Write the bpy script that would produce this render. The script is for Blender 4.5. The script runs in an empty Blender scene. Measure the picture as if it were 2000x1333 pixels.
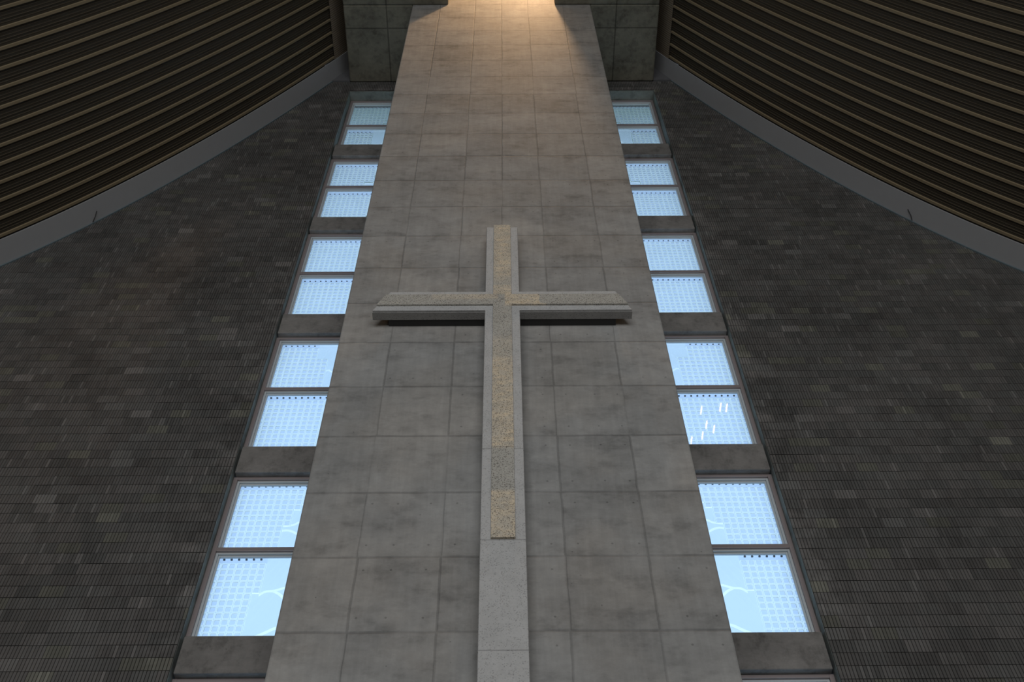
import bpy, math, random
import numpy as np
from mathutils import Matrix, Vector
random.seed(4)
S = bpy.context.scene
COL = S.collection

# ------------------------------------------------------------------ camera
cam_d = bpy.data.cameras.new('camera'); cam = bpy.data.objects.new('camera', cam_d); COL.objects.link(cam)
PITCH, YAW, ROLL = 0.959917444, 0.0137497983, -0.016011363
F_PX = 2048.33
cy, sy, cp, sp = math.cos(YAW), math.sin(YAW), math.cos(PITCH), math.sin(PITCH)
fw = Vector((sy*cp, cy*cp, sp)); rt = Vector((cy, -sy, 0)); up = rt.cross(fw)
cr, sr = math.cos(ROLL), math.sin(ROLL)
ra = rt*cr + up*sr; ua = up*cr - rt*sr
m = Matrix((ra, ua, -fw)).transposed().to_4x4(); m.translation = Vector((0.0153, 0, 0))
cam.matrix_world = m
cam_d.sensor_width = 36; cam_d.lens = F_PX/2000*36; cam_d.clip_end = 200; cam_d.clip_start = 0.05
S.camera = cam

# ------------------------------------------------------------------ world, exposure, large lights
W = bpy.data.worlds.new('sky'); S.world = W; W.use_nodes = True
bg = W.node_tree.nodes['Background']
bg.inputs[0].default_value = (0.76, 0.95, 1.30, 1); bg.inputs[1].default_value = 1.32
S.view_settings.view_transform = 'Standard'; S.view_settings.look = 'None'
S.view_settings.exposure = 0; S.view_settings.gamma = 1; S.view_settings.use_curve_mapping = False
try:
    S.cycles.use_denoising = True; S.cycles.max_bounces = 8; S.cycles.diffuse_bounces = 4
except Exception: pass

def area(name, loc, rot, sx, sy_, power, color):
    l = bpy.data.lights.new(name, 'AREA'); l.shape = 'RECTANGLE'; l.size = sx; l.size_y = sy_
    l.energy = power; l.color = color
    o = bpy.data.objects.new(name, l); o.location = loc; o.rotation_euler = rot; COL.objects.link(o); return o
# neutral area light added before the closed rear wall, standing in for windows
area('nave_fill', (0, -15.6, 7.5), (math.radians(90), 0, 0), 20, 13, 2550, (0.97, 0.985, 1.0))
# warm lamp high up in the ridge shaft
ld = bpy.data.lights.new('shaft_lamp', 'POINT'); ld.energy = 1350; ld.color = (1.0, 0.62, 0.33); ld.shadow_soft_size = 0.22
lo = bpy.data.objects.new('shaft_lamp', ld); lo.location = (0.84, 5.9, 27.7); COL.objects.link(lo)

# ------------------------------------------------------------------ node helper
class N:
    def __init__(s, name, rough=0.8, spec=0.3):
        s.m = bpy.data.materials.new(name); s.m.use_nodes = True; s.t = s.m.node_tree
        s.b = s.t.nodes['Principled BSDF']; s.b.inputs['Roughness'].default_value = rough
        s.b.inputs['Specular IOR Level'].default_value = spec
        s.tc = s.t.nodes.new('ShaderNodeNewGeometry')
        s.P = s.tc.outputs['Position']
        sep = s.t.nodes.new('ShaderNodeSeparateXYZ'); s.t.links.new(s.P, sep.inputs[0])
        s.X, s.Y, s.Z = sep.outputs
    def set(s, inp, v):
        if v is None: return
        if isinstance(v, bpy.types.NodeSocket): s.t.links.new(v, inp)
        else: inp.default_value = v
    def math(s, op, a, b=None, c=None, clamp=False):
        n = s.t.nodes.new('ShaderNodeMath'); n.operation = op; n.use_clamp = clamp
        s.set(n.inputs[0], a); s.set(n.inputs[1], b); s.set(n.inputs[2], c); return n.outputs[0]
    def vec(s, x, y, z):
        n = s.t.nodes.new('ShaderNodeCombineXYZ')
        for i, v in enumerate((x, y, z)): s.set(n.inputs[i], v)
        return n.outputs[0]
    def scale(s, v, f):
        n = s.t.nodes.new('ShaderNodeVectorMath'); n.operation = 'MULTIPLY'; s.set(n.inputs[0], v); n.inputs[1].default_value = f
        return n.outputs[0]
    def add(s, v, f):
        n = s.t.nodes.new('ShaderNodeVectorMath'); n.operation = 'ADD'; s.set(n.inputs[0], v); s.set(n.inputs[1], f)
        return n.outputs[0]
    def noise(s, v, sc, det=4, rough=0.55, out=0):
        n = s.t.nodes.new('ShaderNodeTexNoise'); s.set(n.inputs['Vector'], v)
        n.inputs['Scale'].default_value = sc; n.inputs['Detail'].default_value = det; n.inputs['Roughness'].default_value = rough
        return n.outputs[out]
    def white(s, v, out=0):
        n = s.t.nodes.new('ShaderNodeTexWhiteNoise'); n.noise_dimensions = '3D'; s.set(n.inputs['Vector'], v); return n.outputs[out]
    def vor(s, v, sc, out=0, rnd=1):
        n = s.t.nodes.new('ShaderNodeTexVoronoi'); s.set(n.inputs['Vector'], v); n.inputs['Scale'].default_value = sc
        n.inputs['Randomness'].default_value = rnd; return n.outputs[out]
    def ramp(s, v, a, b, lo=0.0, hi=1.0):
        n = s.t.nodes.new('ShaderNodeMapRange'); n.interpolation_type = 'SMOOTHSTEP'; s.set(n.inputs[0], v)
        for i, q in enumerate((a, b, lo, hi)): n.inputs[i+1].default_value = q
        return n.outputs[0]
    def mix(s, f, a, b, mode='MIX'):
        n = s.t.nodes.new('ShaderNodeMix'); n.data_type = 'RGBA'; n.blend_type = mode
        s.set(n.inputs[0], f)
        for i, v in ((6, a), (7, b)):
            if isinstance(v, (tuple, list)) and len(v) == 3: v = (*v, 1)
            s.set(n.inputs[i], v)
        return n.outputs[2]
    def mul(s, col, f):   # colour * scalar
        n = s.t.nodes.new('ShaderNodeVectorMath'); n.operation = 'SCALE'
        if isinstance(col, tuple): n.inputs[0].default_value = col[:3]
        else: s.set(n.inputs[0], col)
        s.set(n.inputs[3], f); return n.outputs[0]
    def bump(s, h, strength=0.3, dist=0.01):
        n = s.t.nodes.new('ShaderNodeBump'); n.inputs['Strength'].default_value = strength; n.inputs['Distance'].default_value = dist
        s.set(n.inputs['Height'], h); s.t.links.new(n.outputs[0], s.b.inputs['Normal'])
    def col(s, c):
        s.set(s.b.inputs['Base Color'], (*c, 1) if isinstance(c, tuple) and len(c) == 3 else c); return s.m

def band(n, v, centre, half):     # 1 inside |v-centre|<half
    return n.math('LESS_THAN', n.math('ABSOLUTE', n.math('SUBTRACT', v, centre)), half)

ZR = 23.2827                      # height of the first pour joint on the pier
def concrete_pier():
    n = N('board_concrete', 0.75, 0.3)
    wob = n.math('MULTIPLY', n.math('SUBTRACT', n.noise(n.scale(n.P, (1, 1, 1)), 3.0, 4), 0.5), 0.03)
    x = n.math('ADD', n.X, wob)
    z = n.math('ADD', n.Z, n.math('MULTIPLY', n.math('SUBTRACT', n.noise(n.P, 1.7, 4), 0.5), 0.03))
    ax = n.math('ABSOLUTE', x)
    row = n.math('FLOOR', n.math('DIVIDE', n.math('SUBTRACT', z, ZR), 0.9))
    frz = n.math('FRACT', n.math('DIVIDE', n.math('SUBTRACT', z, ZR), 0.9))
    dz = n.math('MULTIPLY', n.math('MINIMUM', frz, n.math('SUBTRACT', 1, frz)), 0.9)
    colid = n.math('MULTIPLY', n.math('ADD', n.math('GREATER_THAN', ax, 0.6), n.math('ADD', n.math('GREATER_THAN', ax, 1.4), 1)), n.math('SIGN', x))
    dx = n.math('MINIMUM', ax, n.math('MINIMUM', n.math('ABSOLUTE', n.math('SUBTRACT', ax, 0.6)), n.math('ABSOLUTE', n.math('SUBTRACT', ax, 1.4))))
    pid = n.vec(colid, row, n.math('FLOOR', n.Y))
    pv = n.white(pid)
    seamv = n.white(n.add(pid, (7.3, 2.1, 0)))
    wz = n.ramp(n.noise(n.scale(n.P, (1, 1, .2)), 2.2, 3), .35, .6, .5, 1)
    jz = n.math('MULTIPLY', n.ramp(dz, .007, .02, 1, 0), wz)
    jx = n.math('MULTIPLY', n.ramp(dx, .005, .016, 1, 0), n.ramp(seamv, .15, .6, .25, 1))
    joint = n.math('MAXIMUM', n.math('MULTIPLY', jz, .8), n.math('MULTIPLY', jx, .7))
    # grime gathered near the pour joints and cloudy mottling
    big = n.noise(n.scale(n.P, (1, 1, 1.5)), 1.3, 8, .66)
    fine = n.noise(n.scale(n.P, (1, 1, 1.6)), 9, 6, .7)
    offs = n.mul(n.white(pid, 1), 20.0)
    blot = n.ramp(n.noise(n.add(n.scale(n.P, (1, 1, 1.8)), offs), 2.6, 7, .62), .48, .72)
    edge = n.math('MULTIPLY', n.ramp(dz, .02, .22, 1, 0), n.ramp(n.noise(n.P, 2.4, 5), .42, .62))
    streak = n.ramp(n.noise(n.scale(n.P, (6, 6, .5)), 2.5, 5, .6), .35, .7)
    v = n.math('ADD', .80, n.math('MULTIPLY', pv, .12))
    v = n.math('ADD', v, n.math('MULTIPLY', n.math('SUBTRACT', big, .5), .8))
    v = n.math('ADD', v, n.math('MULTIPLY', n.math('SUBTRACT', fine, .5), .36))
    v = n.math('SUBTRACT', v, n.math('MULTIPLY', blot, .20))
    v = n.math('SUBTRACT', v, n.math('MULTIPLY', edge, .08))
    v = n.math('ADD', v, n.math('MULTIPLY', n.math('SUBTRACT', streak, .5), .09))
    # air bubbles
    bub = n.math('MULTIPLY', n.ramp(n.vor(n.P, 9), .035, .07, 1, 0), n.ramp(n.noise(n.P, 3, 2), .5, .56))
    v = n.math('SUBTRACT', v, n.math('MULTIPLY', bub, .35))
    # tie holes, two per panel height
    tz = n.math('ABSOLUTE', n.math('SUBTRACT', n.math('ABSOLUTE', n.math('SUBTRACT', frz, .5)), .32))
    tx = n.math('ABSOLUTE', n.math('SUBTRACT', n.math('ABSOLUTE', n.math('SUBTRACT', n.math('FRACT', n.math('DIVIDE', ax, .6)), .5)), .28))
    td = n.math('SQRT', n.math('ADD', n.math('POWER', n.math('MULTIPLY', tz, .9), 2), n.math('POWER', n.math('MULTIPLY', tx, .6), 2)))
    tie = n.math('MULTIPLY', n.ramp(td, .008, .014, 1, 0), n.math('GREATER_THAN', n.white(n.add(pid, (3, 9, 1))), .45))
    v = n.math('SUBTRACT', v, n.math('MULTIPLY', tie, .3))
    v = n.math('MULTIPLY', v, n.math('SUBTRACT', 1, n.math('MULTIPLY', joint, .4)))
    hue = n.mix(n.ramp(n.noise(n.P, .7, 3), .4, .62), (.322, .320, .310), (.342, .328, .306))
    n.bump(n.math('SUBTRACT', n.math('MULTIPLY', fine, .25), n.math('ADD', joint, n.math('MULTIPLY', bub, .5))), .5, .012)
    return n.col(n.mul(hue, v))

def concrete_plain(name, tint, joints=None):
    n = N(name, 0.8, 0.25)
    big = n.noise(n.P, 1.4, 7, .65); fine = n.noise(n.scale(n.P, (1, 1, 2)), 11, 6, .7)
    st = n.ramp(n.noise(n.scale(n.P, (3, 3, 2)), 1.6, 6, .7), .45, .68)
    v = n.math('ADD', .85, n.math('MULTIPLY', n.math('SUBTRACT', big, .5), 1.1))
    v = n.math('ADD', v, n.math('MULTIPLY', n.math('SUBTRACT', fine, .5), .4))
    v = n.math('SUBTRACT', v, n.math('MULTIPLY', st, .3))
    bub = n.math('MULTIPLY', n.ramp(n.vor(n.P, 14), .05, .1, 1, 0), n.ramp(n.noise(n.P, 5, 2), .5, .56))
    v = n.math('SUBTRACT', v, n.math('MULTIPLY', bub, .3))
    if joints:
        jx, jy0, jp = joints
        a = n.ramp(n.math('ABSOLUTE', n.math('SUBTRACT', n.math('ABSOLUTE', n.X), jx)), .008, .022, 1, 0)
        fy = n.math('FRACT', n.math('DIVIDE', n.math('SUBTRACT', n.Y, jy0), jp))
        dy = n.math('MULTIPLY', n.math('MINIMUM', fy, n.math('SUBTRACT', 1, fy)), jp)
        j = n.math('MAXIMUM', a, n.ramp(dy, .008, .022, 1, 0))
        v = n.math('MULTIPLY', v, n.math('SUBTRACT', 1, n.math('MULTIPLY', j, .5)))
    n.bump(n.math('SUBTRACT', fine, bub), .3, .01)
    return n.col(n.mul(tint, v))

CH = 0.1713      # brick course height
RP = 0.0395      # rib pitch
def brick():
    n = N('ribbed_brick', 0.65, 0.35)
    row = n.math('FLOOR', n.math('DIVIDE', n.Z, CH))
    rr = n.white(n.vec(row, 5.5, 0))
    bl = n.math('FLOOR', n.math('DIVIDE', n.math('ADD', n.math('FLOOR', n.math('DIVIDE', n.math('SUBTRACT', n.X, 3.575), RP)), n.math('FLOOR', n.math('MULTIPLY', rr, 7.0))), 7.0))
    rid = n.math('FLOOR', n.math('DIVIDE', n.math('SUBTRACT', n.X, 3.575), RP))
    bid = n.vec(bl, row, 0)
    a = n.white(bid); h = n.white(n.add(bid, (11, 4, 2)))
    rv = n.white(n.vec(rid, row, 3))
    big = n.noise(n.P, .55, 5, .6)
    v = n.math('ADD', .62, n.math('MULTIPLY', a, .26))
    v = n.math('ADD', v, n.math('MULTIPLY', n.math('POWER', n.white(n.add(bid, (1, 2, 3))), 26.0), .5))
    v = n.math('ADD', v, n.math('MULTIPLY', n.math('SUBTRACT', rv, .5), .16))
    v = n.math('ADD', v, n.math('MULTIPLY', n.math('GREATER_THAN', rv, .975), .3))
    v = n.math('ADD', v, n.math('MULTIPLY', n.math('SUBTRACT', big, .5), .9))
    # pale bloom beside the window reveals
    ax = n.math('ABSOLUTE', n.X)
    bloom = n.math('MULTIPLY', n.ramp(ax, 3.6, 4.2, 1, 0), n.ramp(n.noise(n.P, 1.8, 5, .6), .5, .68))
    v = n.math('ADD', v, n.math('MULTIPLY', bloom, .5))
    sparkle = n.math('MULTIPLY', n.ramp(n.noise(n.P, 38, 3), .68, .74), .5)
    v = n.math('ADD', v, sparkle)
    hue = n.mix(h, (.122, .119, .113), (.131, .121, .114))
    hue = n.mix(n.math('GREATER_THAN', h, .93), hue, (.150, .146, .122))
    n.bump(n.noise(n.P, 60, 4), .25, .004)
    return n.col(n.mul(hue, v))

def wood(name, c, var=.25):
    n = N(name, .6, .3)
    g = n.noise(n.scale(n.P, (1, 14, 1)), 2.0, 5, .6)
    return n.col(n.mul(c, n.math('ADD', 1 - var/2, n.math('MULTIPLY', g, var))))

def plain(name, c, rough=.5, spec=.4, metal=0, var=.08):
    n = N(name, rough, spec); n.b.inputs['Metallic'].default_value = metal
    return n.col(n.mul(c, n.math('ADD', 1 - var/2, n.math('MULTIPLY', n.noise(n.P, 6, 4), var))))

def translucent(name, c, trans=.8, refl=.12):
    m = bpy.data.materials.new(name); m.use_nodes = True; t = m.node_tree; t.nodes.clear()
    o = t.nodes.new('ShaderNodeOutputMaterial'); a = t.nodes.new('ShaderNodeAddShader')
    tr = t.nodes.new('ShaderNodeBsdfTranslucent'); df = t.nodes.new('ShaderNodeBsdfDiffuse')
    tc = t.nodes.new('ShaderNodeTexCoord'); no = t.nodes.new('ShaderNodeTexNoise'); no.inputs['Scale'].default_value = 1.1
    mr = t.nodes.new('ShaderNodeMapRange'); mr.inputs[3].default_value = .95; mr.inputs[4].default_value = 1.05
    vm = t.nodes.new('ShaderNodeVectorMath'); vm.operation = 'SCALE'; vm.inputs[0].default_value = tuple(q*trans for q in c)
    t.links.new(tc.outputs['Object'], no.inputs['Vector']); t.links.new(no.outputs[0], mr.inputs[0]); t.links.new(mr.outputs[0], vm.inputs[3])
    t.links.new(vm.outputs[0], tr.inputs[0])
    df.inputs[0].default_value = (*[q*refl for q in c], 1)
    t.links.new(tr.outputs[0], a.inputs[0]); t.links.new(df.outputs[0], a.inputs[1]); t.links.new(a.outputs[0], o.inputs[0]); return m

def clear_glass():
    m = bpy.data.materials.new('clear_glass'); m.use_nodes = True; t = m.node_tree; t.nodes.clear()
    o = t.nodes.new('ShaderNodeOutputMaterial'); mx = t.nodes.new('ShaderNodeMixShader')
    tr = t.nodes.new('ShaderNodeBsdfTransparent'); tr.inputs[0].default_value = (.93, .985, .97, 1)
    gl = t.nodes.new('ShaderNodeBsdfGlossy'); gl.inputs['Roughness'].default_value = .02
    lw = t.nodes.new('ShaderNodeLayerWeight'); lw.inputs[0].default_value = .5
    pw = t.nodes.new('ShaderNodeMath'); pw.operation = 'POWER'; pw.inputs[1].default_value = 2.6
    ma = t.nodes.new('ShaderNodeMath'); ma.operation = 'MULTIPLY_ADD'; ma.inputs[1].default_value = .90; ma.inputs[2].default_value = .05
    t.links.new(lw.outputs['Facing'], pw.inputs[0]); t.links.new(pw.outputs[0], ma.inputs[0])
    t.links.new(ma.outputs[0], mx.inputs[0]); t.links.new(tr.outputs[0], mx.inputs[1]); t.links.new(gl.outputs[0], mx.inputs[2])
    t.links.new(mx.outputs[0], o.inputs[0]); return m

M = dict(
    pier=concrete_pier(),
    beam=concrete_plain('beam_concrete', (.235, .222, .208)),
    reveal=concrete_plain('reveal_concrete', (.22, .235, .212)),
    slab=concrete_plain('slab_concrete', (.19, .18, .14), (2.65, 8.03, 1.8)),
    brick=brick(),
    mortar=plain('mortar', (.035, .034, .032), .9, .1),
    batten=wood('pale_batten_wood', (.23, .18, .110)),
    board=wood('dark_board_wood', (.054, .045, .032)),
    ridge_line=wood('board_edge_wood', (.080, .063, .042)),
    clad=wood('ridge_cladding_wood', (.27, .215, .155)),
    fascia=plain('grey_painted_fascia', (.38, .38, .385), .6, .3),
    angle=plain('blue_grey_angle', (.13, .165, .18), .5, .4),
    panel=plain('dark_grey_panel', (.12, .12, .125), .6, .3),
    frame=plain('mauve_grey_aluminium', (.30, .255, .25), .4, .5, .2),
    sash=plain('pale_aluminium', (.52, .56, .58), .4, .5, .1),
    glass=clear_glass(),
    t_bar=translucent('frosted_block_rib', (.96, 1.0, 1.0), .92),
    t_cell=translucent('frosted_block_face', (.73, .83, .99), .80),
    t_plain=translucent('frosted_sheet', (.82, .92, 1.0), .80),
    t_seam=translucent('block_seam', (.80, .95, .97), .74),
    t_branch=translucent('frosted_branch_band', (.95, 1.0, 1.0), .92),
    floor=plain('floor_stone', (.17, .16, .145), .5, .4, 0, .2),
    plaster=plain('nave_plaster', (.42, .40, .37), .8, .2),
    baffle_green=plain('green_baffle', (.22, .32, .12), .6, .3),
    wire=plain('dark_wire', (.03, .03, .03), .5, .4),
)

# ------------------------------------------------------------------ mesh helpers
def tag(o, label=None, cat=None, group=None, kind=None):
    for k, v in (('label', label), ('category', cat), ('group', group), ('kind', kind)):
        if v: o[k] = v
    return o

class MB:
    def __init__(s): s.v = []; s.f = []; s.mi = []
    def quad(s, pts, mi=0):
        b = len(s.v); s.v += [tuple(p) for p in pts]; s.f.append(tuple(range(b, b+len(pts)))); s.mi.append(mi)
    def box(s, x0, x1, y0, y1, z0, z1, mi=0):
        if x0 > x1: x0, x1 = x1, x0
        b = len(s.v)
        s.v += [(x, y, z) for z in (z0, z1) for y in (y0, y1) for x in (x0, x1)]
        for q in ((0, 2, 3, 1), (4, 5, 7, 6), (0, 1, 5, 4), (2, 6, 7, 3), (0, 4, 6, 2), (1, 3, 7, 5)):
            s.f.append(tuple(b+i for i in q)); s.mi.append(mi)
    def prism(s, poly, y0, y1, mi=0):          # polygon in XZ extruded along Y
        n = len(poly); b = len(s.v)
        s.v += [(x, y0, z) for x, z in poly] + [(x, y1, z) for x, z in poly]
        s.f.append(tuple(b+i for i in range(n))); s.mi.append(mi)
        s.f.append(tuple(b+n+i for i in reversed(range(n)))); s.mi.append(mi)
        for i in range(n):
            j = (i+1) % n; s.f.append((b+i, b+n+i, b+n+j, b+j)); s.mi.append(mi)
    def build(s, name, mats, parent=None, bevel=0):
        me = bpy.data.meshes.new(name); me.from_pydata(s.v, [], s.f)
        for mt in (mats if isinstance(mats, (list, tuple)) else [mats]): me.materials.append(mt)
        me.polygons.foreach_set('material_index', s.mi); me.validate(); 
        import bmesh
        if len(s.f) < 4000:
            bm = bmesh.new(); bm.from_mesh(me); bmesh.ops.recalc_face_normals(bm, faces=bm.faces); bm.to_mesh(me); bm.free()
        me.update()
        o = bpy.data.objects.new(name, me); COL.objects.link(o)
        if parent: o.parent = parent
        if bevel:
            md = o.modifiers.new('bevel', 'BEVEL'); md.width = bevel; md.segments = 2; md.limit_method = 'ANGLE'
        return o

def empty(name, loc=(0, 0, 0)):
    o = bpy.data.objects.new(name, None); o.location = loc; o.empty_display_size = .2; COL.objects.link(o); return o
def rel(o, parent):      # keep world placement of a mesh authored in world space
    o.data.transform(Matrix.Translation(-Vector(parent.location))); o.parent = parent; return o

# ------------------------------------------------------------------ key dimensions (metres)
YP, YB = 7.496, 9.322           # pier face, brick face
HW = 2.04                       # pier half width
XO = 3.57                       # window opening edge
ZT = 24.183                     # concrete soffit
FL = -1.6
CURVE = [(3.64, 25.28), (3.80, 24.88), (4.0, 24.37), (4.3, 23.60)]
def zc(x):                      # underside of the swooping roof
    x = abs(x)
    if x < 9.4: u = x-6; return .137*u*u - 1.964*u + 19.885
    return (.137*3.4**2 - 1.964*3.4 + 19.885) - 1.05*(x-9.4)
XR = 17.0                       # side walls

# ------------------------------------------------------------------ floor, rear and side walls
b = MB(); b.box(-XR, XR, -16, 9.75, FL-.2, FL); tag(b.build('floor', M['floor']), 'stone floor of the nave below the frame', 'floor', kind='structure')
b = MB(); b.prism([(-XR, FL), (XR, FL), (XR, zc(XR)+.4)] + [(x, zc(x)+.4) for x in np.linspace(16, 3.6, 12)] + [(-x, zc(x)+.4) for x in np.linspace(3.6, 16, 12)] + [(-XR, zc(XR)+.4)], -16.3, -16)
tag(b.build('wall_rear', M['plaster']), 'plastered rear wall of the nave', 'wall', kind='structure')
for sgn, nm in ((-1, 'west'), (1, 'east')):
    b = MB(); b.box(sgn*XR, sgn*(XR+.3), -16.3, 9.75, FL-.2, zc(XR)+.4)
    tag(b.build('wall_'+nm, M['plaster']), 'low plastered side wall on the %s side of the nave' % nm, 'wall', kind='structure')

# ------------------------------------------------------------------ ribbed brick walls
def brick_wall(sgn, name):
    xs_out = list(np.linspace(XR, 3.66, 60))
    # backing mass with its concrete reveal
    b = MB()
    poly = [(sgn*(XO+.003), FL), (sgn*XR, FL)] + [(sgn*x, min(zc(x)+.35, 25.6)) for x in xs_out] + [(sgn*(XO+.003), 25.6)]
    b.prism(poly, YB+.014, YB+.45, 1)
    b.prism([(sgn*(HW-.2), 23.60), (sgn*(XO+.003), 23.60), (sgn*(XO+.003), 25.6), (sgn*(HW-.2), 25.6)], YB+.014, YB+.45, 1)
    b.box(sgn*XO, sgn*(XO+.003), YB+.006, YB+.45, FL, 23.60, 2)      # reveal lining
    b.box(sgn*HW, sgn*XO, YB+.006, YB+.45, 23.575, 23.60, 2)          # lintel lining
    b.box(sgn*HW, sgn*XO, YB+.05, YB+.45, FL, 3.95, 2)                # solid foot below the windows
    V = [np.array(b.v)]; Fc = [list(f) for f in b.f]; MI = list(b.mi)
    rib = []
    def add_ribs(x0, x1, z0, z1f, zlist):
        for z in zlist:
            top = z + CH
            k = np.arange(math.ceil((x0-3.575)/RP-1e-6), math.floor((x1-3.575)/RP+1e-6))
            xa = 3.575 + k*RP
            tp = np.minimum(top, z1f(xa+RP)-.004)
            for x, t_ in zip(xa, tp):
                if t_ > z+.03: rib.append((x, z, t_))
    z_s = np.arange(math.floor(3.0/CH), math.floor(ZT/CH))*CH
    rows = [z for z in z_s]
    add_ribs(3.575, 10.4, 3.0, lambda x: np.minimum(zc_np(x)-.015, ZT+.05), rows)
    r2 = [z for z in rows if z > 23.58]
    add_ribs(HW-.1, 3.575, 23.6, lambda x: np.full_like(x, ZT+.05), r2)
    rib_a = np.array(rib)
    rng = np.random.default_rng(3 if sgn < 0 else 8)
    n = len(rib_a)
    # per brick jitter in depth and per course jitter
    g = .0052; gz = .0075; d = .014
    row = np.floor(rib_a[:, 1]/CH+.5).astype(int); col = np.floor((rib_a[:, 0]-3.575)/RP/7).astype(int)
    jit = ((np.sin(row*12.9898+col*78.233)*43758.5453) % 1.0)*.004
    jr = rng.random(n)*.0015
    xa = rib_a[:, 0]+g/2; xb = rib_a[:, 0]+RP-g/2; za = rib_a[:, 1]+gz/2; zb = rib_a[:, 2]-gz/2
    yf = YB - jit - jr; yb = np.full(n, YB+.016); c = .004
    P = np.empty((n, 12, 3))
    for i, (x, y) in enumerate(((xa, yb), (xa, yf+c), (xa+c, yf), (xb-c, yf), (xb, yf+c), (xb, yb))):
        for j, z in enumerate((za, zb)):
            P[:, i*2+j, 0] = x*sgn; P[:, i*2+j, 1] = y; P[:, i*2+j, 2] = z
    base = sum(len(v) for v in V)
    idx = (np.arange(n)*12+base)[:, None]
    quads = []
    for i in range(5):
        q = [i*2, i*2+2, i*2+3, i*2+1]
        if sgn < 0: q = q[::-1]
        quads.append(idx + np.array(q)[None, :])
    caps = []
    for a_ in ([0, 2, 8, 10], [2, 4, 6, 8]):
        lo_ = a_[::-1] if sgn > 0 else a_
        hi_ = [q+1 for q in (a_ if sgn > 0 else a_[::-1])]
        caps += [idx + np.array(lo_)[None, :], idx + np.array(hi_)[None, :]]
    allq = np.concatenate(quads+caps)
    verts = np.concatenate(V+[P.reshape(-1, 3)])
    faces = Fc + allq.tolist(); mi = MI + [0]*len(allq)
    me = bpy.data.meshes.new(name); me.from_pydata(verts.tolist(), [], faces)
    for k in ('brick', 'mortar', 'reveal'): me.materials.append(M[k])
    me.polygons.foreach_set('material_index', mi); me.update()
    o = bpy.data.objects.new(name, me); COL.objects.link(o); return o
def zc_np(x):
    x = np.abs(x); u = x-6; q = .137*u*u - 1.964*u + 19.885
    return np.where(x < 9.4, q, (.137*3.4**2-1.964*3.4+19.885)-1.05*(x-9.4))
tag(brick_wall(-1, 'wall_left'), 'dark vertically ribbed brick wall left of the left window strip', 'wall', kind='structure')
tag(brick_wall(1, 'wall_right'), 'dark vertically ribbed brick wall right of the right window strip', 'wall', kind='structure')

# ------------------------------------------------------------------ central concrete pier
b = MB(); b.box(-HW, HW, YP, YB+.42, FL, 28.4)
tag(b.build('wall_center', M['pier'], bevel=.02), 'tall board-marked concrete pier behind the cross', 'wall', kind='structure')

# ------------------------------------------------------------------ concrete ridge soffit with the slot for the shaft
b = MB()
SX = 3.64; OX = 1.22
b.box(-SX, -OX, -16, YP, ZT, 25.6); b.box(OX, SX, -16, YP, ZT, 25.6)
b.box(-SX, -HW, YP, YB+.01, ZT, 25.6); b.box(HW, SX, YP, YB+.01, ZT, 25.6)
b.box(-OX, OX, -16, 2.5, ZT, 25.6)
tag(b.build('ceiling', M['slab'], bevel=.03), 'flat concrete soffit along the ridge, either side of the pier top', 'ceiling', kind='structure')
b = MB()
b.box(-OX-.3, -OX, 2.2, YP, 25.55, 28.4); b.box(OX, OX+.3, 2.2, YP, 25.55, 28.4)
b.box(-OX, OX, 2.2, 2.5, 25.55, 28.4); b.box(-OX-.3, OX+.3, 2.2, YP, 28.4, 28.6)
tag(b.build('ceiling_shaft', M['slab']), 'concrete light shaft above the pier top', 'ceiling', kind='structure')

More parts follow.
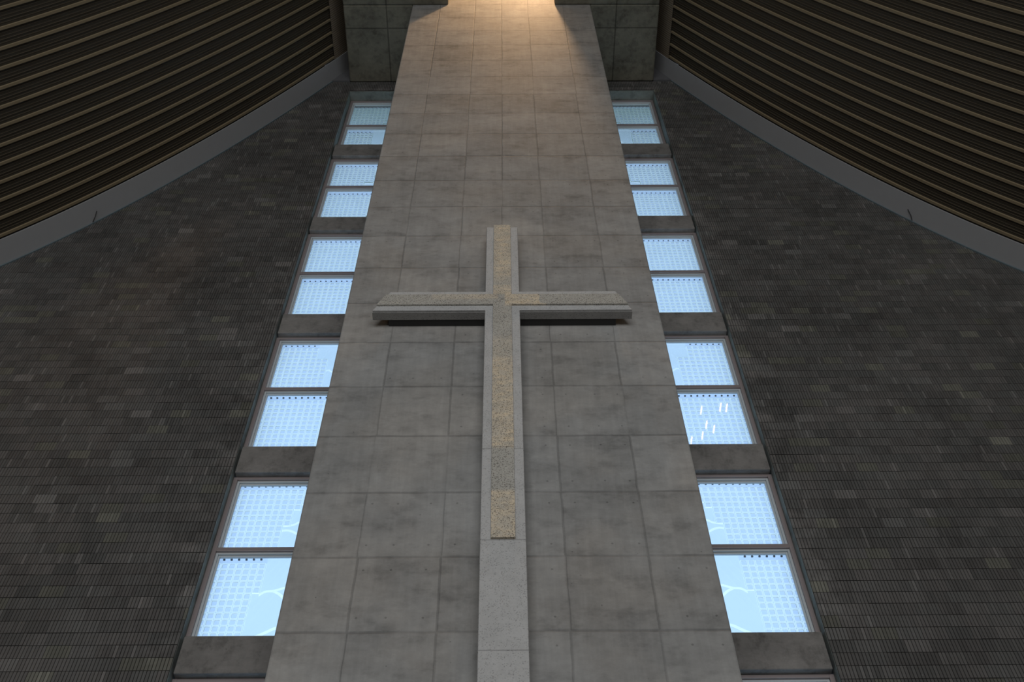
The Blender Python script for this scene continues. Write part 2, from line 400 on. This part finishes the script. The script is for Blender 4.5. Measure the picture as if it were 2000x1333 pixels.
# ------------------------------------------------------------------ roof sides: boards with battens
BP = .30                          # batten pitch
def roof(sgn, name):
    # profile across the boards: (y, height towards the room, material of the piece ending here)
    prof = []
    ys = []
    y_top = 8.855
    seq = []
    y = y_top
    seq.append((y, 0.0, 1))
    first = 8.80
    k = 0
    while True:
        yc = first - BP*k
        if yc < -3: break
        seq += [(yc+.026, 0, 1), (yc+.022, .032, 0), (yc-.022, .032, 0), (yc-.026, 0, 0)]
        for j in range(1, 5):
            yy = yc - .026 - (BP-.052)*j/5
            hh = .006 if j != 2 else .011
            seq += [(yy+.006, 0, 1), (yy+.004, hh, 2), (yy-.004, hh, 2), (yy-.006, 0, 2)]
        k += 1
    seq.append((-16, 0, 1))
    xs = np.concatenate([np.linspace(3.985, 10.5, 46), np.linspace(11, XR, 8)])
    zs = np.array([zc(x) for x in xs])
    dx = np.gradient(xs); dzv = np.gradient(zs); L = np.hypot(dx, dzv)
    nx, nz = dzv/L, -dx/L          # towards the room (down and inwards)
    nv = len(xs)
    v = []
    for (yy, h, _) in seq:
        h -= .035
        for i in range(nv):
            v.append((sgn*(xs[i]+nx[i]*h), yy, zs[i]+nz[i]*h))
    f = []; mi = []
    for a in range(len(seq)-1):
        for i in range(nv-1):
            q = (a*nv+i, a*nv+i+1, (a+1)*nv+i+1, (a+1)*nv+i)
            f.append(q if sgn > 0 else q[::-1]); mi.append(seq[a+1][2])
    # thickness above, closing the roof
    base = len(v)
    for yy in (YB+.45, -16.3):
        for i in range(nv): v.append((sgn*(xs[i]-nx[i]*.3), yy, zs[i]-nz[i]*.3))
    for i in range(nv-1):
        f.append((base+i, base+nv+i, base+nv+i+1, base+i+1)); mi.append(1)
    me = bpy.data.meshes.new(name); me.from_pydata(v, [], f)
    for kk in ('batten', 'board', 'ridge_line'): me.materials.append(M[kk])
    me.polygons.foreach_set('material_index', mi); me.update()
    o = bpy.data.objects.new(name, me); COL.objects.link(o)
    # finely boarded steep strip between the battened roof and the concrete ridge
    b = MB(); y = 8.855; xa, za, xb, zb = 3.99, zc(3.985)-.0, 3.62, 25.42
    while y > 2:
        b.quad([(sgn*xa, y, za), (sgn*xb, y, zb), (sgn*xb, y-.042, zb), (sgn*xa, y-.042, za)])
        b.quad([(sgn*xa, y-.042, za), (sgn*xb, y-.042, zb), (sgn*(xb+.01), y-.046, zb+.01), (sgn*(xa+.01), y-.046, za+.01)], 1)
        b.quad([(sgn*(xa+.01), y-.046, za+.01), (sgn*(xb+.01), y-.046, zb+.01), (sgn*xb, y-.05, zb), (sgn*xa, y-.05, za)], 1)
        y -= .05
    b.quad([(sgn*xa, y, za), (sgn*xb, y, zb), (sgn*xb, -16, zb), (sgn*xa, -16, za)])
    b.quad([(sgn*(xa+.05), YB+.4, za-.1), (sgn*(xb), YB+.4, zb+.3), (sgn*xb, -16.3, zb+.3), (sgn*(xa+.05), -16.3, za-.1)], 1) if False else None
    b.prism([(sgn*(xa+.03), za+.03), (sgn*(xb), zb+.06), (sgn*xb, zb+.2), (sgn*(xa+.35), za+.2)], -16, YB+.4, 1)
    c = b.build('ridge_cladding', [M['clad'], M['board']], o)
    return o
tag(roof(-1, 'ceiling_left'), 'dark boarded roof with pale battens sweeping down to the left', 'ceiling', kind='structure')
tag(roof(1, 'ceiling_right'), 'dark boarded roof with pale battens sweeping down to the right', 'ceiling', kind='structure')

# ------------------------------------------------------------------ grey board along the top of each brick wall
for i, sgn in enumerate((-1, 1)):
    side = ('left', 'right')[i]
    xs = np.concatenate([np.linspace(3.66, 10.5, 60), np.linspace(11, XR, 6)])
    b = MB(); v = []; nv = len(xs)
    for y0, y1, e0, e1, mi in ((8.862, YB+.012, 0.0, .09, 0),):
        for q in range(nv-1):
            p = [(xs[q], zc(xs[q])), (xs[q+1], zc(xs[q+1]))]
            lo_ = [(x, z) for x, z in p]
            b.quad([(sgn*lo_[0][0], y0, lo_[0][1]), (sgn*lo_[1][0], y0, lo_[1][1]), (sgn*lo_[1][0], y1, lo_[1][1]), (sgn*lo_[0][0], y1, lo_[0][1])])
            b.quad([(sgn*lo_[0][0], y0, lo_[0][1]), (sgn*lo_[1][0], y0, lo_[1][1]), (sgn*lo_[1][0], y0, lo_[1][1]+.05), (sgn*lo_[0][0], y0, lo_[0][1]+.05)])
            b.quad([(sgn*lo_[0][0], y0, lo_[0][1]+.05), (sgn*lo_[1][0], y0, lo_[1][1]+.05), (sgn*lo_[1][0], y1, lo_[1][1]+.05), (sgn*lo_[0][0], y1, lo_[0][1]+.05)])
    t = b.build('trim_%d' % (i+1), M['fascia'])
    tag(t, 'smooth grey board curving along the roof edge above the %s brick wall' % side, 'trim', kind='structure')
    b = MB()
    for q in range(nv-1):
        x0, x1 = xs[q], xs[q+1]
        if x1 < 4.08: continue
        z0, z1 = zc(x0), zc(x1)
        A = [(x0, z0), (x1, z1), (x1, z1-.052), (x0, z0-.052)]
        ya, yb = YB-.022, YB+.012
        b.quad([(sgn*x, ya, z) for x, z in A])
        b.quad([(sgn*x0, ya, z0-.052), (sgn*x1, ya, z1-.052), (sgn*x1, yb, z1-.052), (sgn*x0, yb, z0-.052)])
    a = b.build('edge_angle', M['angle'], t); a['label'] = 'thin blue grey metal angle'
    b = MB(); b.prism([(sgn*3.64, ZT-.0), (sgn*4.11, ZT-.0), (sgn*3.64, zc(3.64))], YB-.03, YB+.013)
    a = b.build('gable_panel', M['panel'], t); a['label'] = 'dark grey triangular panel'

# ------------------------------------------------------------------ windows and the concrete beams between them
bays = [  # head z, sill z, transom top z
    (23.575, 20.72, 22.19), (20.17, 17.48, 18.95), (16.975, 14.185, 15.64), (13.64, 10.915, 12.35), (10.39, 7.70, 9.125), (7.197, 4.45, 5.87)]
ordinal = ['topmost', 'second from the top', 'third from the top', 'fourth from the top', 'fifth from the top', 'lowest, cut off by the frame']
# how many columns of blocks each row has, counted from the outer edge; rows from the top of the pane
FULL = 16
layout = {
    (0, 0): [FULL]*9 + [9]*1 + [7]*4, (0, 1): [7]*14,
    (1, 0): [FULL]*4 + [10]*3 + [8]*7, (1, 1): [FULL]*6 + [11]*3 + [10]*5,
    (2, 0): [FULL]*7 + [10]*7, (2, 1): [FULL]*2+[11]*9 + [9]*4,
    (3, 0): [7]*3 + [9]*9, (3, 1): [FULL]*1 + [11]*13,
    (4, 0): [FULL]*3 + [10]*1+[9]*3 + [8]*7, (4, 1): [7]*5 + [6]*8,
    (5, 0): [FULL]*14, (5, 1): [FULL]*14}
CW, CHT = .0912, .0965
BR = {  # curved bands on the plain sheet: (distance from the outer frame, height above the pane foot), width
    (4, 1): [([(.60, .77), (.672, .826), (.754, .836), (.818, .855), (.92, .89), (1.2, .93)], .036), ([(.754, .834), (.82, .803), (.907, .724), (1.2, .40)], .036), ([(.62, .12), (.726, .182), (.798, .225), (.91, .285), (1.2, .34)], .042)],
    (4, 0): [([(.70, .52), (.788, .532), (.84, .547), (.90, .588), (1.2, .75)], .034), ([(.66, .42), (.748, .446), (.827, .427), (.90, .382), (1.2, .2)], .036)],
    (3, 0): [([(.76, .585), (.80, .625), (.835, .637), (.88, .60), (1.2, .3)], .03)],
    (3, 1): [([(.90, 1.02), (.98, 1.06), (1.2, 1.1)], .03)],
    (2, 0): [([(.74, .62), (.79, .71), (.84, .745), (.9, .765), (1.2, .8)], .03)],
    (1, 0): [([(.74, .70), (.775, .85), (.82, .885), (.9, .90), (1.2, .92)], .03), ([(.66, .36), (.85, .455), (1.2, .6)], .03)],
    (1, 1): [([(.75, .35), (.79, .72), (.84, .85), (.9, .88), (1.2, .9)], .03)],
    (0, 0): [([(.58, .29), (.72, .44), (.85, .575), (1.2, .7)], .034)],
    (0, 1): [([(.54, .735), (.72, .74), (.83, .75), (.90, .88), (1.2, 1.0)], .04)]}
def smooth(pts):
    P = []
    for i in range(len(pts)-1):
        p0 = pts[max(i-1, 0)]; p1 = pts[i]; p2 = pts[i+1]; p3 = pts[min(i+2, len(pts)-1)]
        for t in np.linspace(0, 1, 8, endpoint=False):
            P.append([.5*((2*p1[k]) + (-p0[k]+p2[k])*t + (2*p0[k]-5*p1[k]+4*p2[k]-p3[k])*t*t + (-p0[k]+3*p1[k]-3*p2[k]+p3[k])*t**3) for k in (0, 1)])
    P.append(list(pts[-1])); return np.array(P)
def plain_cell(b, key, sgn, d0, d1, zb, zt_, ys, z0):
    """plain frosted sheet between distances d0<d1 (from the outer frame) with the branch bands cut into it"""
    X = lambda d: sgn*(XO-.055-d)
    rib = []
    for pts, w in BR.get(key, []):
        P = smooth(pts)
        if z0+P[:, 1].min()-w > zt_ or z0+P[:, 1].max()+w < zb or P[0, 0] > d1: continue
        rib.append((P, w))
    if not rib:
        b.quad([(X(d0), ys, zb), (X(d1), ys, zb), (X(d1), ys, zt_), (X(d0), ys, zt_)], 0); return
    n = max(1, int(math.ceil((d1-d0)/.012))); ds = np.linspace(d0, d1, n+1)
    def bounds(d):
        out = []
        for P, w in rib:
            if d < P[0, 0]-1e-6 or d > P[-1, 0]: out.append(None); continue
            h = float(np.interp(d, P[:, 0], P[:, 1])); e = .01
            sl = (float(np.interp(d+e, P[:, 0], P[:, 1]))-float(np.interp(d-e, P[:, 0], P[:, 1])))/(2*e)
            hw = min(w/2*math.sqrt(1+sl*sl), w*1.6)
            out.append((z0+h-hw, z0+h+hw))
        return out
    for k in range(n):
        B0, B1 = bounds(ds[k]+1e-6), bounds(ds[k+1]-1e-6)
        pr = sorted([(p, q) for p, q in zip(B0, B1) if p and q], key=lambda t: t[0][0]+t[1][0])
        c0 = c1 = zb
        def q4(a0, a1, e0, e1, mi):
            if max(a1-a0, e1-e0) < 1e-4: return
            b.quad([(X(ds[k]), ys, a0), (X(ds[k+1]), ys, e0), (X(ds[k+1]), ys, e1), (X(ds[k]), ys, a1)], mi)
        cl = lambda v, lo: min(max(v, lo), zt_)
        for p, q in pr:
            l0, h0, l1, h1 = cl(p[0], c0), cl(p[1], c0), cl(q[0], c1), cl(q[1], c1)
            q4(c0, l0, c1, l1, 0); q4(l0, h0, l1, h1, 3); c0, c1 = h0, h1
        q4(c0, zt_, c1, zt_, 0)

def window(num, sgn, bi):
    zh, zs, zt = bays[bi]
    yf = YB + (.14 if bi else .24)          # face of the frame
    side = 'left' if sgn < 0 else 'right'
    root = empty('window_%d' % num, (sgn*(XO+HW)/2, yf, zs))
    tag(root, 'frosted window in the strip %s of the pier, %s' % (side, ordinal[bi]), 'window', kind='structure')
    xi, xo = HW, XO
    b = MB(); fwid = .055
    b.box(sgn*(xo-fwid), sgn*(xo-.0005), yf, yf+.09, zs, zh)             # outer jamb
    b.box(sgn*xi, sgn*(xi+.03), yf, yf+.09, zs, zh)
    b.box(sgn*xi, sgn*(xo-fwid), yf, yf+.09, zh-.045, zh-.0005)
    b.box(sgn*xi, sgn*(xo-fwid), yf, yf+.09, zs, zs+.03)
    rel(b.build('window_frame', M['frame'], bevel=.003), root)
    b = MB(); b.box(sgn*xi, sgn*(xo-fwid), yf, yf+.09, zt-.06, zt)
    rel(b.build('transom', M['frame'], bevel=.003), root)
    for pi, (z0, z1) in enumerate(((zt, zh-.045), (zs+.03, zt-.06))):
        b = MB(); s1 = .028; s2 = .022
        xa, xb = xi, xo-fwid
        b.box(sgn*(xb-s1), sgn*xb, yf+.03, yf+.075, z0, z1)
        b.box(sgn*xa, sgn*(xb-s1), yf+.03, yf+.075, z1-s1, z1)
        b.box(sgn*(xb-s1-s2), sgn*(xb-s1), yf+.055, yf+.085, z0, z1-s1)
        b.box(sgn*xa, sgn*(xb-s1-s2), yf+.055, yf+.085, z1-s1-s2, z1-s1)
        b.box(sgn*xa, sgn*(xb-s1), yf+.03, yf+.075, z0, z0+.012)
        sash = rel(b.build('sash', M['sash'], bevel=.002), root)
        sash['label'] = 'pale aluminium sash'
        b = MB(); yg = yf+.078
        b.box(sgn*(xa+.001), sgn*(xb-s1), yg, yg+.006, z0, z1-s1)
        rel(b.build('pane', M['glass']), root)
        # frosted sheet with its field of square blocks
        b = MB(); ys = yf+.165; zt0 = z1+.045; xe = xo-.025
        lay = layout[(bi, pi)]
        r = 0
        z = z1 - (.06 if pi else .03)
        ztop = (zt+.115) if pi else (zh+.25 if bi else zh-.001); zlow = (zs-.28) if pi else zt+.115
        zf = z
        ncolmax = int((xe-xi)/CW)
        while z - CHT > (z0-.06 if pi else zlow):
            nc = min(lay[min(r, len(lay)-1)], ncolmax)
            for c in range(nc):
                x1 = xe - c*CW; x0 = x1-CW
                e = .0022; w = .0125; ztp = z-e; zbt = z-CHT+e; xa_, xb_ = x0+e, x1-e
                # ring of the block, thick
                y0, y1 = ys-.012, ys+.018
                o4 = [(xa_, zbt), (xb_, zbt), (xb_, ztp), (xa_, ztp)]
                i4 = [(xa_+w, zbt+w), (xb_-w, zbt+w), (xb_-w, ztp-w), (xa_+w, ztp-w)]
                for k in range(4):
                    k2 = (k+1) % 4
                    b.quad([(sgn*o4[k][0], y0, o4[k][1]), (sgn*o4[k2][0], y0, o4[k2][1]), (sgn*i4[k2][0], y0, i4[k2][1]), (sgn*i4[k][0], y0, i4[k][1])], 1)
                    b.quad([(sgn*i4[k][0], y0, i4[k][1]), (sgn*i4[k2][0], y0, i4[k2][1]), (sgn*i4[k2][0], y0+.012, i4[k2][1]), (sgn*i4[k][0], y0+.012, i4[k][1])], 1)
                b.quad([(sgn*p[0], y0+.012, p[1]) for p in i4], 2)
            # seams behind the blocks of this row
            for c in range(nc+1):
                x1 = xe - c*CW
                b.quad([(sgn*(x1-.0026), ys-.011, z), (sgn*(x1+.0026), ys-.011, z), (sgn*(x1+.0026), ys-.011, z-CHT), (sgn*(x1-.0026), ys-.011, z-CHT)], 4)
            b.quad([(sgn*xe, ys-.011, z+.0026), (sgn*(xe-nc*CW), ys-.011, z+.0026), (sgn*(xe-nc*CW), ys-.011, z-.0026), (sgn*xe, ys-.011, z-.0026)], 4)
            # plain sheet for the rest of the row
            plain_cell(b, (bi, pi), sgn, XO-.055-(xe-nc*CW-.0026), XO-.055-(xi-.05), z-CHT, z, ys, z0)
            z -= CHT; r += 1
        b.quad([(sgn*(xo+.027), ys, ztop), (sgn*xe, ys, ztop), (sgn*xe, ys, zlow), (sgn*(xo+.027), ys, zlow)], 2)
        # plain band above the blocks: set back where blocks start, flush beside them
        nc0 = min(lay[0], ncolmax); xq = xe-nc0*CW
        plain_cell(b, (bi, pi), sgn, XO-.055-xq, XO-.055-(xi-.05), zf, ztop, ys, z0)
        b.quad([(sgn*xe, ys, zf), (sgn*xq, ys, zf), (sgn*xq, ys, ztop), (sgn*xe, ys, ztop)], 2)
        for c in range(nc0):       # little brackets holding the first row
            x1 = xe - c*CW
            b.box(sgn*(x1-.028), sgn*(x1-.004), ys-.02, ys-.001, zf+.050, zf+(.068 if pi and bi in (3, 4) else .055), 5)
        plain_cell(b, (bi, pi), sgn, XO-.055-xe, XO-.055-(xi-.05), zlow, z, ys, z0)
        o = rel(b.build('frosted_sheet', [M['t_plain'], M['t_bar'], M['t_cell'], M['t_branch'], M['t_seam'], M['panel']]), root)
    return root

num = 1
for sgn in (-1, 1):
    for bi in range(6):
        window(num, sgn, bi); num += 1
# beams
num = 3
for sgn in (-1, 1):
    for bi in range(6):
        side = 'left' if sgn < 0 else 'right'
        zt_ = bays[bi][1]; zb_ = bays[bi+1][0] if bi < 5 else 3.9
        b = MB(); b.box(sgn*(HW-.02), sgn*(XO-.022), YB+.05, YB+.255, zb_, zt_-.001)
        o = b.build('trim_%d' % num, M['beam'], bevel=.012); num += 1
        tag(o, 'concrete beam across the strip %s of the pier, below the window %s' % (side, ordinal[bi]), 'beam', kind='structure')
# unseen green baffles, added outside to dim and tint the highest windows
for i, sgn in enumerate((-1, 1)):
    b = MB(); b.box(sgn*1.6, sgn*4.6, YB+.46, YB+3.2, 23.62, 23.75); b.box(sgn*1.6, sgn*4.6, YB+3.1, YB+3.2, 21.6, 23.62)
    tag(b.build('trim_%d' % num, M['baffle_green']), 'green eave added outside to dim the top window %s of the pier' % ('left', 'right')[i], 'baffle', kind='structure'); num += 1

# ------------------------------------------------------------------ the cross
def stone(name, base, dens, inlay=False):
    n = N(name, .7, .3)
    spk = n.vor(n.P, 62); spk2 = n.vor(n.add(n.P, (3.1, 1.7, 5)), 34)
    m1 = n.ramp(spk, .2, .4, 1, 0); m2 = n.ramp(spk2, .16, .3, 1, 0)
    sel = n.ramp(n.noise(n.P, 22, 3), .5-dens*.25, .62-dens*.25)
    dark = n.math('MULTIPLY', n.math('MAXIMUM', m1, m2), sel)
    cloud = n.noise(n.P, 4, 6, .65); fine = n.noise(n.P, 45, 4, .7)
    v = n.math('ADD', .86, n.math('MULTIPLY', n.math('SUBTRACT', cloud, .5), .35))
    v = n.math('ADD', v, n.math('MULTIPLY', n.math('SUBTRACT', fine, .5), .5 if inlay else .22))
    c = base
    if inlay:
        jx = n.math('ADD', n.X, n.math('MULTIPLY', n.math('SUBTRACT', n.noise(n.P, 9, 4), .5), .05))
        jz = n.math('ADD', n.Z, n.math('MULTIPLY', n.math('SUBTRACT', n.noise(n.P, 7, 4), .5), .06))
        def rect(x0, x1, z0, z1, s=1.0, soft=.02):
            a = n.math('MULTIPLY', n.ramp(jx, x0-soft, x0+soft), n.ramp(jx, x1-soft, x1+soft, 1, 0))
            q = n.math('MULTIPLY', n.ramp(jz, z0-soft, z0+soft), n.ramp(jz, z1-soft, z1+soft, 1, 0))
            return n.math('MULTIPLY', n.math('MULTIPLY', a, q), s)
        g = rect(-.2, .2, 11.75, 13.6, 1.0, .25)
        for a in (rect(-.2, .2, 11.37, 11.60, .75, .03), rect(.03, .47, 11.1, 11.42, 1.05, .008), rect(.44, .56, 11.1, 11.165, .8, .01), rect(-.9, -.05, 11.255, 11.42, .55, .03),
                  rect(-.2, .2, 8.383, 10.02, .95, .05), rect(-.2, .2, 9.85, 10.4, .4, .1), rect(-.2, .2, 7.0, 7.72, .9, .03)):
            g = n.math('MAXIMUM', g, a)
        worn = n.ramp(n.noise(n.scale(n.P, (1, 1, 2.2)), 7, 6, .7), .28, .62, 1, .35)
        g = n.math('MULTIPLY', g, worn)
        c = n.mix(n.math('MINIMUM', g, 1), base, (.80, .66, .47))
    v = n.math('SUBTRACT', v, n.math('MULTIPLY', dark, .5 if inlay else .26))
    # hairline joints between the stones of the shaft
    for zj in (8.382, 5.78) + (() if inlay else (7.066,)):
        v = n.math('SUBTRACT', v, n.math('MULTIPLY', band(n, n.Z, zj, .006), .3))
    n.bump(n.math('SUBTRACT', fine, dark), .4 if inlay else .2, .006)
    return n.col(n.mul(c, v))
M['stone'] = stone('pale_speckled_stone', (.52, .518, .51), .35)
M['stone_side'] = stone('cross_body_stone', (.36, .355, .345), .5)
M['inlay'] = stone('rough_gilded_inlay', (.47, .455, .41), 1.0, True)

cross = empty('cross', (0, 7.3, FL))
tag(cross, 'large pale stone cross with gilded inlay standing in front of the concrete pier', 'cross')
YC = 7.25
ZA0, ZA1 = 11.03, 11.475       # arm bottom and top
PH = .222                      # post half width
def cross_poly(g, topz, botz):
    # outline in XZ, grown by g
    return [(-PH-g, botz), (PH+g, botz), (PH+g, ZA0-g), (1.64+g, ZA0-g), (1.465+g*.6, ZA1+g), (PH+g, ZA1+g), (PH+g, topz+g), (-PH-g, topz+g), (-PH-g, ZA1+g), (-1.445-g*.6, ZA1+g), (-1.64-g, ZA0-g), (-PH-g, ZA0-g)]
def cross_prism(g, y0, y1, name, mat, botz=FL):
    b = MB(); P = cross_poly(g, 13.19, botz)
    # split into convex pieces: post, two arms
    post = [P[0], P[1], P[6], P[7]]
    import bmesh
    bm = bmesh.new()
    vs0 = [bm.verts.new((x, y0, z)) for x, z in P]; vs1 = [bm.verts.new((x, y1, z)) for x, z in P]
    n = len(P)
    bm.faces.new([vs0[i] for i in (0, 1, 2, 11)]); bm.faces.new([vs0[i] for i in (2, 3, 4, 5)]); bm.faces.new([vs0[i] for i in (11, 2, 5, 8)])
    bm.faces.new([vs0[i] for i in (10, 11, 8, 9)]); bm.faces.new([vs0[i] for i in (8, 5, 6, 7)])
    for q in ((0, 1, 2, 11), (2, 3, 4, 5), (11, 2, 5, 8), (10, 11, 8, 9), (8, 5, 6, 7)): bm.faces.new([vs1[i] for i in reversed(q)])
    for i in range(n): j = (i+1) % n; bm.faces.new((vs0[i], vs1[i], vs1[j], vs0[j]))
    bmesh.ops.recalc_face_normals(bm, faces=bm.faces)
    me = bpy.data.meshes.new(name); bm.to_mesh(me); bm.free(); me.materials.append(mat)
    o = bpy.data.objects.new(name, me); COL.objects.link(o); rel(o, cross)
    md = o.modifiers.new('bevel', 'BEVEL'); md.width = .003; md.segments = 2; md.limit_method = 'ANGLE'; md.angle_limit = .6
    return o
body = cross_prism(.0, YC+.028, YC+.14, 'body', M['stone_side'])
facing = cross_prism(-.006, YC, YC+.026, 'facing', M['stone'])
facing['label'] = 'pale smooth border stone'
# inlay pieces meeting in mitres at the crossing
IH = .117; ZC0, ZC1 = 11.135, 11.372; zm = (ZC0+ZC1)/2; e = .0015
YI = YC-.026
def inlay(poly, lab):
    b = MB(); b.prism(poly, YI, YC+.001); o = rel(b.build('inlay', M['inlay'], bevel=.002), cross); o['label'] = lab
inlay([(-IH, ZC1+e), (0, zm+e*2), (IH, ZC1+e), (IH, 13.212), (-IH, 13.212)], 'gilded rough inlay of the upper post')
inlay([(-IH, ZC0-e), (-IH, 7.075), (IH, 7.075), (IH, ZC0-e), (0, zm-e*2)], 'rough inlay of the lower post, gilded in bands')
slope = (1.64-1.455)/(ZA1-ZA0)
for s in (-1, 1):
    xb_ = 1.64-(ZC0-ZA0)*slope-.006; xt_ = 1.64-(ZC1-ZA0)*slope-.006
    inlay([(s*(IH+e), ZC0), (s*xb_, ZC0), (s*xt_, ZC1), (s*(IH+e), ZC1), (s*e*2, zm)], 'rough inlay of the %s arm' % ('left' if s < 0 else 'right'))
# brackets tying the cross to the pier
for z in (2, 5, 8, 10.5, 12.5):
    b = MB(); b.box(-.06, .06, YC+.14, YP-.002, z, z+.12); rel(b.build('bracket', M['panel']), cross)

for s in (-1, 1):  # black boxes added behind the arms to give the dark shade under them
    b = MB(); b.box(s*(PH-.02), s*1.44, YC+.1405, YP-.002, ZA0+.012, ZA0+.32); o = rel(b.build('shade_filler', M['wire']), cross); o['label'] = 'black filler added behind the arm for its shade'

# ------------------------------------------------------------------ stray wire ends poking over the grey boards
def wire(p, q, lab):
    cu = bpy.data.curves.new('wire_end', 'CURVE'); cu.dimensions = '3D'; cu.bevel_depth = .007; cu.bevel_resolution = 2
    sp_ = cu.splines.new('POLY'); P = [Vector(p), (Vector(p)+Vector(q))/2+Vector((.01, 0, -.02)), Vector(q)]
    sp_.points.add(2)
    for i, v in enumerate(P): sp_.points[i].co = (*v, 1)
    o = bpy.data.objects.new('tmp', cu); COL.objects.link(o)
    dg = bpy.context.evaluated_depsgraph_get(); me = bpy.data.meshes.new_from_object(o.evaluated_get(dg))
    bpy.data.objects.remove(o); me.materials.clear(); me.materials.append(M['wire'])
    w = bpy.data.objects.new('wire_end', me); COL.objects.link(w); tag(w, lab, 'wire'); return w
wire((-7.545, YB-.03, zc(7.545)-.02), (-7.47, YB-.20, zc(7.47)-.02), 'thin dark wire end sticking out over the left grey board')
wire((7.58, YB-.03, zc(7.58)-.02), (7.50, YB-.20, zc(7.50)-.02), 'thin dark wire end sticking out over the right grey board')

# ------------------------------------------------------------------ small warm lamps under the right roof, mirrored in the window glass
em = bpy.data.materials.new('lamp_glow'); em.use_nodes = True; eb = em.node_tree.nodes['Principled BSDF']
eb.inputs['Emission Color'].default_value = (1.0, .62, .38, 1); eb.inputs['Emission Strength'].default_value = 9
for x, y, z, where in ((5.47, 2.56, 20.66, 'left one of the upper right pair of streaks'), (5.57, 2.70, 20.45, 'streak furthest to the upper right'), (5.28, 1.65, 21.07, 'upper streak in the middle of the pane'),
                       (5.24, 1.2, 21.17, 'lower streak just left of the middle'), (5.42, 1.73, 20.79, 'lower streak just right of the middle'), (5.06, .70, 21.57, 'lowest streak, in the bottom left corner'), (5.15, 1.95, 21.3, 'topmost streak on the left half of the pane')):
    t = empty('ceiling_light', (x, y, z))
    tag(t, 'small warm ceiling lamp mirrored as ' + where, 'lamp', 'warm lamps under the right roof')
    b = MB(); b.box(x-.03, x+.03, y-.18, y+.18, z, z+.05); rel(b.build('housing', M['panel'], bevel=.008), t)
    b = MB(); b.box(x-.012, x+.012, y-.13, y+.13, z-.022, z); rel(b.build('tube', em, bevel=.008), t)
    b = MB(); b.box(x-.01, x+.01, y-.01, y+.01, z+.05, zc(x)+.03); rel(b.build('stem', M['panel']), t)
